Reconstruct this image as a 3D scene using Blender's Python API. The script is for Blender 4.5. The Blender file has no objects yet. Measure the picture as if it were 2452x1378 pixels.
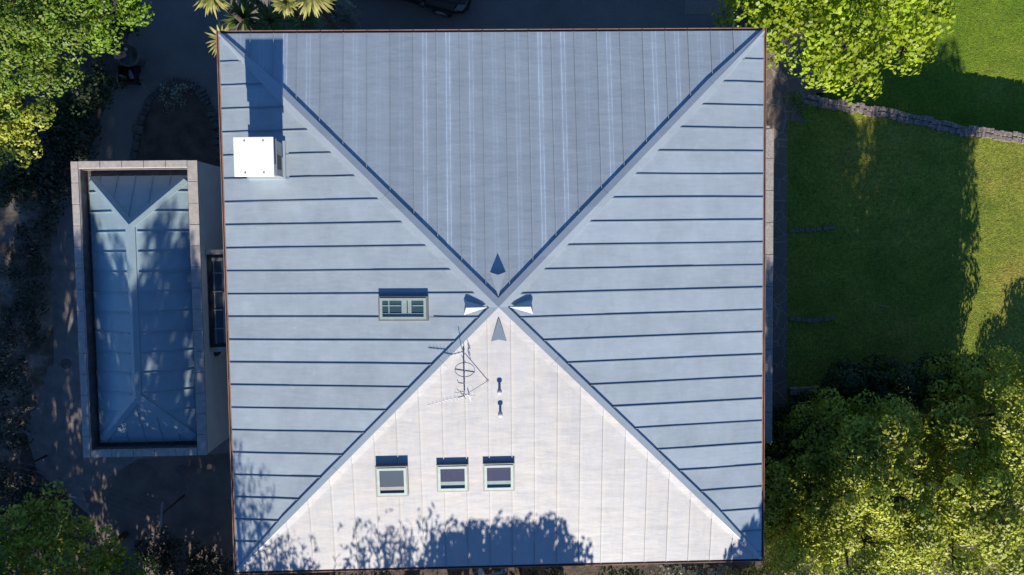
import bpy, bmesh, math, random
import numpy as np
from mathutils import Vector, Matrix, Euler
S = bpy.context.scene
R = math.radians
# ------------------------------------------------------------------ camera, sky, sun, exposure
HE = 6.5                      # height of the house eaves above the drive
RISE = 1.134                  # apex above eaves
A = 6.8                       # half width of the roof
F_PX = 1957.8
CAM = Vector((-0.242, 1.604, HE + 20.753))
CEUL = Euler((-0.0573, -0.0300, -0.0130), 'XYZ')
cam = bpy.data.cameras.new('camera'); co = bpy.data.objects.new('camera', cam); S.collection.objects.link(co)
co.location = CAM; co.rotation_euler = CEUL
cam.sensor_width = 36.0; cam.lens = F_PX / 2452 * 36.0; cam.clip_end = 500; cam.clip_start = 0.5
S.camera = co
SUN_EL = 26.0; SUN_AZ = 0.0
w = bpy.data.worlds.new('World'); S.world = w; w.use_nodes = True
nt = w.node_tree; bg = nt.nodes['Background']
sky = nt.nodes.new('ShaderNodeTexSky'); sky.sky_type = 'NISHITA'; sky.sun_disc = False
sky.sun_elevation = R(SUN_EL); sky.sun_rotation = R(180 + SUN_AZ); sky.ozone_density = 10.0; sky.air_density = 1.0; sky.dust_density = 0.0
nt.links.new(sky.outputs[0], bg.inputs[0]); bg.inputs[1].default_value = 0.085
sl = bpy.data.lights.new('sun', 'SUN'); so = bpy.data.objects.new('sun', sl); S.collection.objects.link(so)
sl.energy = 5.0; sl.angle = R(0.5); sl.color = (1.0, 0.92, 0.80)
so.rotation_euler = Euler((R(90 - SUN_EL), 0, R(SUN_AZ)), 'XYZ'); so.location = (0, -30, 30)
S.view_settings.view_transform = 'Standard'; S.view_settings.look = 'None'
S.view_settings.exposure = 0.8; S.view_settings.gamma = 1.0
rng = random.Random(7); nr = np.random.default_rng(11)

CR = np.array(CEUL.to_matrix())
def at(px, py, z):
    """where the sight line through a photo pixel meets the height z"""
    d = CR @ np.array([(px - 1226) / F_PX, -(py - 689) / F_PX, -1.0])
    t = (z - CAM.z) / d[2]
    return Vector((CAM.x + d[0] * t, CAM.y + d[1] * t, z))
def zr(x, y): return HE + RISE * (1 - max(abs(x), abs(y)) / A)
def at_roof(px, py):
    z = HE + .5
    for _ in range(25):
        p = at(px, py, z); z = zr(p.x, p.y)
    return Vector((p.x, p.y, z))

# ------------------------------------------------------------------ helpers: objects
def link(o, parent=None):
    S.collection.objects.link(o)
    if parent: o.parent = parent
    return o
def tag(o, label=None, cat=None, group=None, kind=None):
    if label: o['label'] = label
    if cat: o['category'] = cat
    if group: o['group'] = group
    if kind: o['kind'] = kind
    return o
def empty(name, loc, label, cat, group=None):
    o = bpy.data.objects.new(name, None); o.empty_display_size = .3; link(o); o.location = loc
    return tag(o, label, cat, group)
class MB:
    """collects shapes in world space; build() makes one mesh object out of them"""
    def __init__(s): s.v = []; s.f = []; s.sm = []
    def add(s, vs, fs, smooth=False):
        b = len(s.v); s.v += [tuple(v) for v in vs]; s.f += [tuple(b + i for i in f) for f in fs]; s.sm += [smooth] * len(fs); return s
    def box(s, x0, x1, y0, y1, z0, z1):
        return s.add([(x0,y0,z0),(x1,y0,z0),(x1,y1,z0),(x0,y1,z0),(x0,y0,z1),(x1,y0,z1),(x1,y1,z1),(x0,y1,z1)],
                     [(0,3,2,1),(4,5,6,7),(0,1,5,4),(1,2,6,5),(2,3,7,6),(3,0,4,7)])
    def bar(s, p0, p1, w, h, up=(0,0,1), sink=0.0):
        """box along p0-p1, width w, rising h along 'up' from the line"""
        p0 = Vector(p0); p1 = Vector(p1); d = (p1 - p0).normalized(); up = Vector(up)
        side = d.cross(up).normalized(); up = side.cross(d).normalized()
        vs = []
        for p in (p0, p1):
            vs += [p - side*w/2 - up*sink, p + side*w/2 - up*sink, p + side*w/2 + up*h, p - side*w/2 + up*h]
        return s.add(vs, [(0,1,2,3),(7,6,5,4),(0,4,5,1),(1,5,6,2),(2,6,7,3),(3,7,4,0)])
    def tube(s, pts, rad, n=8, cap=True, smooth=True):
        pts = [Vector(p) for p in pts]; rad = rad if isinstance(rad, (list, tuple)) else [rad]*len(pts)
        vs = []; fs = []
        for i, p in enumerate(pts):
            d = (pts[min(i+1, len(pts)-1)] - pts[max(i-1, 0)]).normalized()
            a = d.orthogonal().normalized() if i == 0 else (a - d * a.dot(d)).normalized()
            b = d.cross(a)
            for k in range(n):
                t = 2*math.pi*k/n; vs.append(p + (a*math.cos(t) + b*math.sin(t))*rad[i])
        for i in range(len(pts)-1):
            for k in range(n):
                k2 = (k+1) % n; fs.append((i*n+k, i*n+k2, (i+1)*n+k2, (i+1)*n+k))
        if cap: fs += [tuple(range(n))[::-1], tuple((len(pts)-1)*n+k for k in range(n))]
        return s.add(vs, fs, smooth)
    def lathe(s, c, prof, n=24, smooth=True):
        vs = []; fs = []
        for (r, z) in prof:
            for k in range(n):
                t = 2*math.pi*k/n; vs.append((c[0]+r*math.cos(t), c[1]+r*math.sin(t), c[2]+z))
        for i in range(len(prof)-1):
            for k in range(n):
                k2 = (k+1) % n; fs.append((i*n+k, i*n+k2, (i+1)*n+k2, (i+1)*n+k))
        fs += [tuple(range(n))[::-1], tuple((len(prof)-1)*n+k for k in range(n))]
        return s.add(vs, fs, smooth)
    def prism(s, poly, z0, z1):
        n = len(poly); vs = [(p[0], p[1], z0) for p in poly] + [(p[0], p[1], z1) for p in poly]
        return s.add(vs, [tuple(range(n))[::-1], tuple(range(n, 2*n))] + [(i, (i+1) % n, n+(i+1) % n, n+i) for i in range(n)])
    def build(s, name, mat, parent=None, origin=None):
        me = bpy.data.meshes.new(name)
        o = bpy.data.objects.new(name, me)
        off = Vector((0,0,0))
        if parent is not None:
            q = parent
            while q is not None: off += q.location; q = q.parent
        elif origin is not None: off = Vector(origin); o.location = off
        me.from_pydata([(v[0]-off.x, v[1]-off.y, v[2]-off.z) for v in s.v], [], s.f)
        bm = bmesh.new(); bm.from_mesh(me); bmesh.ops.recalc_face_normals(bm, faces=bm.faces); bm.to_mesh(me); bm.free()
        if any(s.sm): me.polygons.foreach_set('use_smooth', s.sm)
        me.materials.append(mat)
        return link(o, parent)
def bevel(o, w=.01, seg=2):
    m = o.modifiers.new('bevel', 'BEVEL'); m.width = w; m.segments = seg; m.limit_method = 'ANGLE'; m.angle_limit = R(40); return o

# ------------------------------------------------------------------ helpers: materials
class NT:
    def __init__(s, name):
        s.m = bpy.data.materials.new(name); s.m.use_nodes = True; s.t = s.m.node_tree; s.b = s.t.nodes['Principled BSDF']
        s.tc = s.n('ShaderNodeTexCoord'); s.co = s.tc.outputs['Object']
    def n(s, typ, **kw):
        x = s.t.nodes.new(typ)
        for k, v in kw.items(): setattr(x, k, v)
        return x
    def put(s, sock, v):
        if isinstance(v, (int, float)): sock.default_value = v
        elif isinstance(v, (tuple, list)): sock.default_value = tuple(v) + ((1,) if len(v) == 3 and len(sock.default_value) == 4 else ())
        else: s.t.links.new(v, sock)
    def math(s, op, a, b=0.0, c=None, clamp=False):
        x = s.n('ShaderNodeMath', operation=op, use_clamp=clamp); s.put(x.inputs[0], a); s.put(x.inputs[1], b)
        if c is not None: s.put(x.inputs[2], c)
        return x.outputs[0]
    def mapping(s, scale, loc=(0,0,0)):
        x = s.n('ShaderNodeMapping'); s.put(x.inputs['Vector'], s.co); x.inputs['Scale'].default_value = scale; x.inputs['Location'].default_value = loc; return x.outputs[0]
    def noise(s, scale, detail=4, rough=.55, vec=None):
        x = s.n('ShaderNodeTexNoise'); s.put(x.inputs['Vector'], vec if vec is not None else s.co)
        x.inputs['Scale'].default_value = scale; x.inputs['Detail'].default_value = detail; x.inputs['Roughness'].default_value = rough; return x.outputs['Fac']
    def ramp(s, fac, stops):
        x = s.n('ShaderNodeValToRGB'); s.put(x.inputs[0], fac); e = x.color_ramp.elements
        while len(e) < len(stops): e.new(.5)
        for q, (p, c) in zip(e, stops):
            q.position = p; q.color = (tuple(c) + (1,)) if isinstance(c, (tuple, list)) else (c, c, c, 1)
        return x.outputs[0]
    def mix(s, fac, a, b, mode='MIX'):
        x = s.n('ShaderNodeMix', data_type='RGBA', blend_type=mode); s.put(x.inputs[0], fac); s.put(x.inputs[6], a); s.put(x.inputs[7], b); return x.outputs[2]
    def bump(s, h, strength=.3, dist=.02):
        x = s.n('ShaderNodeBump'); x.inputs['Strength'].default_value = strength; x.inputs['Distance'].default_value = dist; s.put(x.inputs['Height'], h)
        s.put(s.b.inputs['Normal'], x.outputs[0]); return x
    def done(s, col=None, rough=.6, metal=0.0, spec=.5):
        if col is not None: s.put(s.b.inputs['Base Color'], col)
        s.put(s.b.inputs['Roughness'], rough); s.put(s.b.inputs['Metallic'], metal); s.put(s.b.inputs['Specular IOR Level'], spec); return s.m
def simple(name, c1, c2=None, scale=6, rough=.7, metal=0, bump=.2, dist=.01, detail=5, spec=.4):
    q = NT(name); c2 = c2 or tuple(x*.7 for x in c1)
    f = q.noise(scale, detail); col = q.ramp(f, [(.3, c2), (.7, c1)])
    if bump: q.bump(q.noise(scale*4, 3), bump, dist)
    return q.done(col, rough, metal, spec)
def zinc(name, axis, s0, step, base, streak=.0, mott=.3, ripple=.5, metal=.12, rough=.5, warm=None, seam_shade=False):
    """weathered standing seam sheet; panels run along 'axis' (0 = x, 1 = y), seams at s0 + k*step"""
    q = NT(name); sp = q.n('ShaderNodeSeparateXYZ'); q.put(sp.inputs[0], q.co)
    u = sp.outputs[1 - axis]; v = sp.outputs[axis]
    un = q.math('DIVIDE', q.math('SUBTRACT', u, s0), step)
    idx = q.math('FLOOR', un); fr = q.math('FRACT', un)
    wn = q.n('ShaderNodeTexWhiteNoise', noise_dimensions='1D'); q.put(wn.inputs['W'], idx); pr = wn.outputs['Value']
    long = (1.0, .12, 1) if axis == 1 else (.12, 1.0, 1)
    shrt = (.35, 1.0, 1) if axis == 1 else (1.0, .35, 1)
    n1 = q.noise(1.3, 6, .6); n2 = q.noise(14, 5, .6, q.mapping(long)); n3 = q.noise(5, 5, .6, q.mapping(shrt)); n4 = q.noise(60, 2)
    val = q.math('MULTIPLY_ADD', q.math('SUBTRACT', n1, .5), mott, 1.0)
    val = q.math('ADD', val, q.math('MULTIPLY', q.math('SUBTRACT', n2, .5), mott*.75))
    val = q.math('ADD', val, q.math('MULTIPLY', q.math('SUBTRACT', n3, .5), mott*(.22 if axis == 1 else .5)))
    val = q.math('ADD', val, q.math('MULTIPLY', q.math('SUBTRACT', n4, .5), mott*.25))
    val = q.math('ADD', val, q.math('MULTIPLY', q.math('SUBTRACT', pr, .5), .10))
    cc = q.n('ShaderNodeCombineXYZ')
    for i in range(3): q.put(cc.inputs[i], q.math('MULTIPLY', val, base[i]))
    col = cc.outputs[0]
    if streak:
        wn2 = q.n('ShaderNodeTexWhiteNoise', noise_dimensions='1D'); q.put(wn2.inputs['W'], q.math('ADD', idx, 37.3))
        amp = q.math('MULTIPLY_ADD', wn2.outputs['Value'], .85, .15)
        nv = q.ramp(q.noise(3.0, 6, .7, q.mapping((3, .5, 1) if axis == 1 else (.5, 3, 1))), [(.32, .15), (.7, 1)])
        tot = None
        for c, wd, g in ((.42, .034, 1.0), (.575, .03, .85), (.5, .2, .22), (.03, .05, .2)):
            d = q.math('ABSOLUTE', q.math('SUBTRACT', fr, c))
            b = q.math('MULTIPLY', q.math('SUBTRACT', 1.0, q.math('DIVIDE', d, wd), clamp=True), g)
            tot = b if tot is None else q.math('ADD', tot, b)
        fac = q.math('MULTIPLY', q.math('MULTIPLY', tot, amp), q.math('MULTIPLY', nv, streak), clamp=True)
        col = q.mix(fac, col, tuple(min(1, x*2.0) for x in (base[0]*.9, base[1]*.95, base[2]*1.0)))
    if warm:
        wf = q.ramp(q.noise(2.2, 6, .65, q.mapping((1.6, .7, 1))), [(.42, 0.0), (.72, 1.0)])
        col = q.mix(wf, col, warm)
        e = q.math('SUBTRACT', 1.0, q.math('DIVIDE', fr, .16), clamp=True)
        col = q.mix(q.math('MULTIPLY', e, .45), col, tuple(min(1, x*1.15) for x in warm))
    seam_edge = 0.0 if name in ('zinc_plain', 'zinc_side') else q.math('SUBTRACT', 1.0, q.math('DIVIDE', q.math('ABSOLUTE', q.math('SUBTRACT', fr, .985)), .022), clamp=True)  # thin darker line along each seam
    col = q.mix(q.math('MULTIPLY', seam_edge, .65), col, (base[0]*.3, base[1]*.38, base[2]*.5))
    if seam_shade:  # seam shadow painted into the sheet colour, north of each seam
        shade_line = q.math('SUBTRACT', 1.0, q.math('DIVIDE', q.math('ABSOLUTE', q.math('SUBTRACT', fr, .034)), .04), clamp=True)
        col = q.mix(q.math('MULTIPLY', shade_line, .7), col, (base[0]*.2, base[1]*.26, base[2]*.3))
    blot = q.ramp(q.noise(4.2, 7, .72), [(.58, 0.0), (.74, .45)])
    col = q.mix(blot, col, tuple(min(1, x*1.3) for x in base))
    specks = q.ramp(q.noise(26, 2, .5), [(.76, 0.0), (.80, .5)])
    col = q.mix(specks, col, (.75, .75, .75))
    rip = q.noise(2.4, 3, .5, q.mapping((.55, 1.6, 1) if axis == 1 else (1.6, .55, 1)))
    q.bump(q.math('ADD', rip, q.math('MULTIPLY', n4, .03)), ripple, .03)
    return q.done(col, q.math('MULTIPLY_ADD', n1, .2, rough - .1), metal, .5)

ZB = (.322, .380, .422)
M = {}
M['zinc_north'] = zinc('zinc_north', 1, -4.8856, .5737, ZB, streak=1.25, mott=.2, ripple=.3)
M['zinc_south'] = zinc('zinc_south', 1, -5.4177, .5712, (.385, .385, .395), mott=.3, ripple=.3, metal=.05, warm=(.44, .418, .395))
M['zinc_west'] = zinc('zinc_west', 0, 6.10, .5768, ZB, mott=.38, ripple=.28, seam_shade=True)
M['zinc_east'] = zinc('zinc_east', 0, 6.07, .5767, tuple(c*1.04 for c in ZB), mott=.34, ripple=.24, seam_shade=True)
M['zinc_plain'] = zinc('zinc_plain', 0, 0, .6, ZB, mott=.15, ripple=.1)
M['zinc_side'] = zinc('zinc_side', 0, 0.0, .6, (.285, .385, .43), mott=.3, ripple=.15)
M['copper_gutter'] = simple('copper_gutter', (.34, .21, .17), (.22, .13, .10), 3, .55, .1, .1)
M['white_metal'] = simple('white_metal', (.86, .86, .85), (.82, .82, .81), 3, .45, 0, .05)
M['light_frame'] = simple('light_frame', (.40, .47, .44), (.33, .40, .37), 8, .4, .2, .05)
M['grey_frame'] = simple('grey_frame', (.24, .235, .235), (.19, .19, .19), 8, .5, .4, .05)
M['blind'] = simple('blind', (.27, .34, .315), (.23, .30, .28), 8, .7, 0, .05)
M['dark_metal'] = simple('dark_metal', (.05, .055, .06), (.035, .04, .045), 8, .5, .5, .1)
M['galv'] = simple('galv', (.42, .43, .44), (.3, .31, .32), 20, .45, .6, .1)
M['galv_light'] = simple('galv_light', (.62, .62, .62), (.5, .5, .5), 20, .5, .2, 0)
M['stucco_grey'] = simple('stucco_grey', (.36, .34, .31), (.28, .265, .24), 4, .9, 0, .3, .01)
M['stucco'] = simple('stucco', (.70, .665, .62), (.60, .57, .53), 4, .9, 0, .3, .01)
M['render_white'] = simple('render_white', (.80, .75, .70), (.68, .635, .59), 2.5, .9, 0, .3, .01)
M['coping'] = simple('coping', (.43, .395, .365), (.31, .285, .265), 9, .85, 0, .4, .01)
M['lead_gutter'] = simple('lead_gutter', (.15, .14, .14), (.08, .07, .065), 5, .8, 0, .3, .02)
def glassmat(name, col, rough=.06):
    q = NT(name); d = q.ramp(q.noise(30, 3), [(.68, 0.0), (.74, .35)])
    c = q.mix(d, col, (.5, .5, .55)); return q.done(c, rough, 0, .6)
M['glass_violet'] = glassmat('glass_violet', (.065, .066, .105))
M['glass_grey'] = glassmat('glass_grey', (.085, .105, .125), .15)
M['glass_green'] = glassmat('glass_green', (.035, .075, .09))
M['glass_dark'] = glassmat('glass_dark', (.03, .04, .045))
M['plastic_black'] = simple('plastic_black', (.02, .02, .022), (.012, .012, .013), 9, .5, 0, .1)

# ------------------------------------------------------------------ main house
house = empty('house', (0, 0, 0), 'large square house under a low pyramid roof of blue grey standing seam zinc', 'house')
MB().box(-6.3, 6.3, -6.3, 6.3, 0, HE - .2).build('wall', M['stucco'], house)
MB().box(-A + .03, A - .03, -A + .03, A - .03, HE - .19, HE - .11).build('soffit', M['copper_gutter'], house)
apex = Vector((0, 0, HE + RISE))
cor = {'nw': Vector((-A, A, HE)), 'ne': Vector((A, A, HE)), 'se': Vector((A, -A, HE)), 'sw': Vector((-A, -A, HE))}
SL = RISE / A
nrm = {'north': Vector((0, SL, 1)).normalized(), 'south': Vector((0, -SL, 1)).normalized(), 'west': Vector((-SL, 0, 1)).normalized(), 'east': Vector((SL, 0, 1)).normalized()}

# openings in the roof, as plan rectangles found on the slopes
def rect_on_roof(pts):
    q = [at_roof(*p) for p in pts]; xs = [p.x for p in q]; ys = [p.y for p in q]; return min(xs), max(xs), min(ys), max(ys)
sk_w = rect_on_roof([(908, 710), (1026, 710), (912, 768), (1026, 768)])
sk_s = [rect_on_roof([(900, 1112), (977, 1112), (905, 1182), (977, 1182)]),
        rect_on_roof([(1045, 1110), (1122, 1110), (1047, 1173), (1122, 1173)]),
        rect_on_roof([(1156, 1107), (1232, 1107), (1158, 1171), (1232, 1171)])]
ch_nw = at_roof(593, 343); ch_se = at_roof(684, 430)
CH = (ch_nw.x, ch_se.x, ch_se.y, ch_nw.y)
W0, WS, E0, ES, N0, NS_, S0, SS = 6.10, .5768, 6.0715, .5767, -4.8856, .5737, -5.4177, .5712
CAPW = .155
def seams_we(sign, y0, st):
    m = MB()
    for i in range(22):
        y = y0 - i*st
        a = A; b = abs(y) + CAPW*1.42
        segs = [(a, b)] if a > b + .03 else []
        if sign < 0:
            for (x0, x1, ya, yb, pad) in ((sk_w[0], sk_w[1] + .12, sk_w[2] - .02, sk_w[3] + .05, 0), (CH[0], CH[1] + .1, CH[2] - .01, CH[3] + .15, 0)):
                if ya <= y <= yb:
                    out = []
                    for (p, q) in segs:
                        if p > -x0 > q: out.append((p, -x0))
                        if p > -x1 > q: out.append((-x1, q))
                    segs = out
        n = nrm['west' if sign < 0 else 'east']
        for (p, q) in segs:
            jit = [rng.uniform(-.006, .006) for _ in range(4)]
            ts = [0, .33, .66, 1]
            pts = [Vector((sign*(p + (q-p)*t), y + j, 0)) for t, j in zip(ts, jit)]
            for k in range(3):
                P, Q = pts[k].copy(), pts[k+1].copy(); P.z = zr(P.x, 0); Q.z = zr(Q.x, 0)
                m.bar(P, Q, .02, .021 + rng.uniform(-.002, .002), n, .004)
    return m
def seams_ns(sign, x0, st, rngi):
    m = MB(); n = nrm['north' if sign > 0 else 'south']
    for i in rngi:
        x = x0 + i*st; a = A; b = abs(x) + CAPW*1.42
        if a < b + .03: continue
        segs = [(a, b)]
        if sign < 0:
            for (xa, xb, ya, yb) in sk_s:
                if xa - .01 <= x <= xb + .01:
                    segs = [s2 for (p, q) in segs for s2 in ((p, -ya + .02), (-yb - .10, q)) if s2[0] > s2[1]]
        for (p, q) in segs:
            P, Q = Vector((x, sign*p, zr(0, p))), Vector((x, sign*q, zr(0, q)))
            m.bar(P, Q, .02, .024, n, .004)
    return m
def slope(c0, c1, mat, seams):
    m = MB(); d = Vector((0, 0, .055)); e = [cor[c0], cor[c1], apex]
    m.add([p for p in e] + [p - d for p in e], [(0, 1, 2), (5, 4, 3), (0, 3, 4, 1)])
    m.v += []; b = len(m.v)
    m.add(seams.v, seams.f); return m.build('roof_slope', mat, house)
slope('nw', 'ne', M['zinc_north'], seams_ns(1, N0, NS_, range(-3, 21)))
slope('sw', 'se', M['zinc_south'], seams_ns(-1, S0, SS, range(-1, 21)))
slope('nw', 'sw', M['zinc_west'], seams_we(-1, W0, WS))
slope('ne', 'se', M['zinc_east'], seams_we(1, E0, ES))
# hip caps
for c, (n1, n2) in (('nw', ('north', 'west')), ('ne', ('north', 'east')), ('se', ('south', 'east')), ('sw', ('south', 'west'))):
    C0 = cor[c]; d = (apex - C0).normalized(); L = (apex - C0).length; m = MB()
    def lat(n):
        l = nrm[n].cross(d).normalized(); tgt = {'north': Vector((0,1,0)), 'south': Vector((0,-1,0)), 'east': Vector((1,0,0)), 'west': Vector((-1,0,0))}[n]
        mid = Vector((C0.x, C0.y, 0)).normalized()
        return l if l.dot(tgt) - l.dot(mid)*.2 > 0 else -l
    la, lb = lat(n1), lat(n2)
    nseg = 5
    for k in range(nseg):
        t0, t1 = L*k/nseg + (.0 if k else .02), L*(k+1)/nseg
        lift = .003*(k % 2)
        vs = []
        for t in (t0, t1):
            p = C0 + d*t; wd = min(CAPW, t*.9 + .02)
            vs += [p + la*wd + nrm[n1]*.0, p + la*wd + nrm[n1]*(.038+lift), p + Vector((0,0,.05+lift)), p + lb*wd + nrm[n2]*(.038+lift), p + lb*wd]
        if k == nseg-1:
            for q in range(5, 10): vs[q] = vs[q]
        m.add(vs, [(0,1,6,5),(1,2,7,6),(2,3,8,7),(3,4,9,8),(0,4,3,2,1),(5,6,7,8,9)])
    o = m.build('hip_cap', M['zinc_plain'], house)
    if c[0] == 's':
        o.data.materials.append(M['zinc_south'])
        for pl in o.data.polygons:
            if pl.normal.dot(nrm['south']) > pl.normal.dot(nrm[n2]) + .02 and pl.normal.z > .3: pl.material_index = 1
# gutters: open channels just outside the roof edge
GW = .075
def gutter(p0, p1, out):
    m = MB(); p0 = Vector(p0); p1 = Vector(p1); out = Vector(out); zt = HE - .012
    sec = [(-.02, -.11), (GW, -.11), (GW, 0), (GW-.016, 0), (GW-.016, -.09), (-.02, -.09)]
    vs = [p + out*o + Vector((0, 0, zt - p.z + z)) for p in (p0, p1) for (o, z) in sec]; n = len(sec)
    m.add(vs, [tuple(range(n)), tuple(range(2*n-1, n-1, -1))] + [(i, (i+1) % n, n+(i+1) % n, n+i) for i in range(n)])
    return m.build('gutter', M['copper_gutter'], house)
e = .002
gutter((-A, A+e, HE), (A, A+e, HE), (0,1,0)); gutter((-A-GW, -A-e, HE), (A+GW, -A-e, HE), (0,-1,0))
gutter((-A-e, -A, HE), (-A-e, A+GW, HE), (-1,0,0)); gutter((A+e, -A, HE), (A+e, A+GW, HE), (1,0,0))
# four hooded vents round the apex
def hood(ang):
    rot = Matrix.Rotation(ang, 3, 'Z'); m = MB()
    def P(along, side, up):           # along = distance down the slope from the apex
        v = rot @ Vector((side, along, 0)); return Vector((v.x, v.y, HE + RISE - along*SL + up))
    r0, r1, hw = .26, .84, .19
    vs = [P(r0, 0, .045), P(r1 - .06, 0, .17), P(r1, -hw, .004), P(r1, hw, .004)]
    vs += [P(r0, 0, .025), P(r1 - .10, 0, .14), P(r1-.04, -hw*.9, .004), P(r1-.04, hw*.9, .004)]
    m.add(vs, [(0,1,2),(0,3,1),(1,5,6,2),(1,3,7,5)])
    m.add([vs[5], vs[6], vs[7]], [(0,1,2)])
    return m.build('roof_vent', M['zinc_plain'], house)
for k in range(4): hood(k*math.pi/2)
# chimney
zc = zr((CH[0]+CH[1])/2, 0); zt = zc + 1.09
ch = MB().box(CH[0]+.07, CH[1]-.05, CH[2]+.05, CH[3]-.04, HE+.02, zt-.10).build('chimney', M['galv'], house)
capo = MB().box(CH[0], CH[1]-.02, CH[2], CH[3], zt-.06, zt).build('chimney_cap', M['white_metal'], ch); bevel(capo, .008)
for ux in (.27, .73):
    for uy in (.09, .9):
        x = CH[0] + (CH[1]-CH[0])*ux; y = CH[2] + (CH[3]-CH[2])*uy; MB().tube([(x, y, zt-.001), (x, y, zt+.012)], .016, 8).build('bolt', M['dark_metal'], ch)
MB().box(CH[1]-.05, CH[1]-.046+.01, CH[2]+.2, CH[2]+.55, zc+.3, zc+.75).build('vent_grille', M['dark_metal'], ch)
MB().box(CH[0]+.02, CH[1]-.0, CH[2]+.02, CH[3]-.02, zc+.86, zc+.89).build('band', M['galv'], ch)
MB().box(CH[0]+.02, CH[1]+.02, CH[2]+.0, CH[3]+.02, zc-.1, zc+.14).build('flashing', M['zinc_plain'], ch)
# roof windows
def roof_window(rect, side, lift, glass, kind):
    x0, x1, y0, y1 = rect
    n = nrm[side]
    def P(x, y, up): return Vector((x, y, zr(x, 0) if side in ('west', 'east') else zr(0, y))) + n*up
    def ring(m, a, b, za, zb):           # frame between inset a and inset b, from height za to zb above the slope
        o = [(x0+a, y0+a), (x1-a, y0+a), (x1-a, y1-a), (x0+a, y1-a)]; i = [(x0+b, y0+b), (x1-b, y0+b), (x1-b, y1-b), (x0+b, y1-b)]
        vs = [P(*p, zb) for p in o] + [P(*p, zb) for p in i] + [P(*p, za) for p in o] + [P(*p, za) for p in i]
        for k in range(4):
            l = (k+1) % 4; m.add(vs, [(k, l, 4+l, 4+k), (8+k, 12+k, 12+l, 8+l), (k, 8+k, 8+l, l), (4+k, 4+l, 12+l, 12+k)])
        return m
    f = ring(MB(), 0, .05, -.02, lift).build('roof_window', M['grey_frame'], house)
    ring(MB(), .04, .10, lift - .03, lift + .015).build('sash', M['light_frame'], f)
    zg = lift - .035
    a = .09
    if kind == 'blind':
        hb = .17
        MB().add([P(x0+a, y0+a, zg), P(x1-a, y0+a, zg), P(x1-a, y0+a+hb, zg), P(x0+a, y0+a+hb, zg)], [(0,1,2,3)]).build('blind', M['blind'], f)
        MB().add([P(x0+a, y0+a+hb, zg), P(x1-a, y0+a+hb, zg), P(x1-a, y1-a, zg), P(x0+a, y1-a, zg)], [(0,1,2,3)]).build('pane', glass, f)
    else:
        MB().add([P(x0+a, y0+a, zg), P(x1-a, y0+a, zg), P(x1-a, y1-a, zg), P(x0+a, y1-a, zg)], [(0,1,2,3)]).build('pane', glass, f)
        if kind == 'bars':
            m = MB(); wx = x1 - x0
            for (u, wd) in ((.21, .025), (.52, .13), (.63, .09)):
                m.bar(P(x0 + wx*u, y0+a, zg), P(x0 + wx*u, y1-a, zg), wd, .012, n)
            ym = y0 + (y1-y0)*.62
            m.bar(P(x0+a, ym, zg), P(x0+wx*.45, ym, zg), .025, .0095, n); m.bar(P(x0+wx*.69, ym, zg), P(x1-a, ym, zg), .025, .0095, n)
            m.bar(P(x0+a, y0+a+.06, zg), P(x1-a, y0+a+.06, zg), .07, .0145, n)
            m.build('glazing_bar', M['blind'], f)
        else:
            MB().bar(P(x0+a, y0+a+.09, zg), P(x1-a, y0+a+.09, zg), .15, .006, n).build('blind', M['grey_frame'], f)
    return f
roof_window(sk_w, 'west', .095, M['glass_green'], 'bars')
roof_window(sk_s[0], 'south', .16, M['glass_grey'], 'plain')
roof_window(sk_s[1], 'south', .11, M['glass_violet'], 'blind')
roof_window(sk_s[2], 'south', .11, M['glass_violet'], 'blind')
# vent pipes on the south slope
for (px, py) in ((1196, 937), (1198, 991)):
    p = at_roof(px, py)
    v = MB().lathe(p, [(.06, -.02), (.055, .015), (.032, .03), (.03, .17)], 16).build('vent_pipe', M['galv_light'], house)
    MB().lathe(p, [(.02, .17), (.062, .172), (.062, .20), (.03, .215)], 16).build('pipe_cap', M['galv_light'], v)

# ------------------------------------------------------------------ television antenna on the south slope
mb_ = at_roof(1112, 936); AH = .72
ant = empty('antenna', mb_, 'thin metal television antenna on a mast beside the south west roof hip', 'antenna')
top = mb_ + Vector((0, 0, AH))
MB().tube([mb_ - Vector((0,0,.05)), top + Vector((0,0,.06))], .018, 8).build('mast', M['galv_light'], ant)
m = MB(); b0 = top + Vector((.16, .05, -.03)); b1 = top + Vector((-.86, -.20, -.03)); m.tube([b0, b1], .008, 6)
dv = (b1 - b0).normalized(); sd = Vector((dv.y, -dv.x, 0))
for k in range(11):
    c = b0 + dv*(.12 + k*.088); hl = .075 - .002*k; m.tube([c - sd*hl + Vector((0,0,.01)), c + sd*hl + Vector((0,0,.01))], .0035, 5)
for zz in (-.11, -.05, .05, .11):
    c = b0 + dv*.03 + Vector((0, 0, zz)); m.tube([c - sd*.16, c + sd*.16], .006, 5)
m.tube([b0 + dv*.03 + Vector((0,0,-.13)), b0 + dv*.03 + Vector((0,0,.13))], .008, 5)
m.build('yagi', M['galv_light'], ant)
m = MB(); cc = mb_ + Vector((0, 0, .35)); cc.x += .02
m.tube([cc + Vector((.24*math.cos(t), .24*math.sin(t), 0)) for t in np.linspace(0, 2*math.pi, 33)], .006, 5, cap=False)
m.tube([cc + Vector((-.24, .03, 0)), cc + Vector((.24, -.08, 0))], .011, 6)
m.build('loop', M['galv_light'], ant)
m = MB(); m.tube([mb_ + Vector((0, 0, .12)), mb_ + Vector((-.14, .02, .13)), mb_ + Vector((-.17, .08, .15))], .008, 5)
m.build('bracket', M['dark_metal'], ant)
for a, b, r in (((-.02, 0, 0), (-.12, .02, .24), .009), ((.02, 0, 0), (.01, 0, .14), .006), ((-.09, .1, -.14), (.05, -.1, -.2), .006)):
    MB().tube([top + Vector(a), top + Vector(b)], r, 5).build('aerial_rod', M['dark_metal'], ant)
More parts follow.
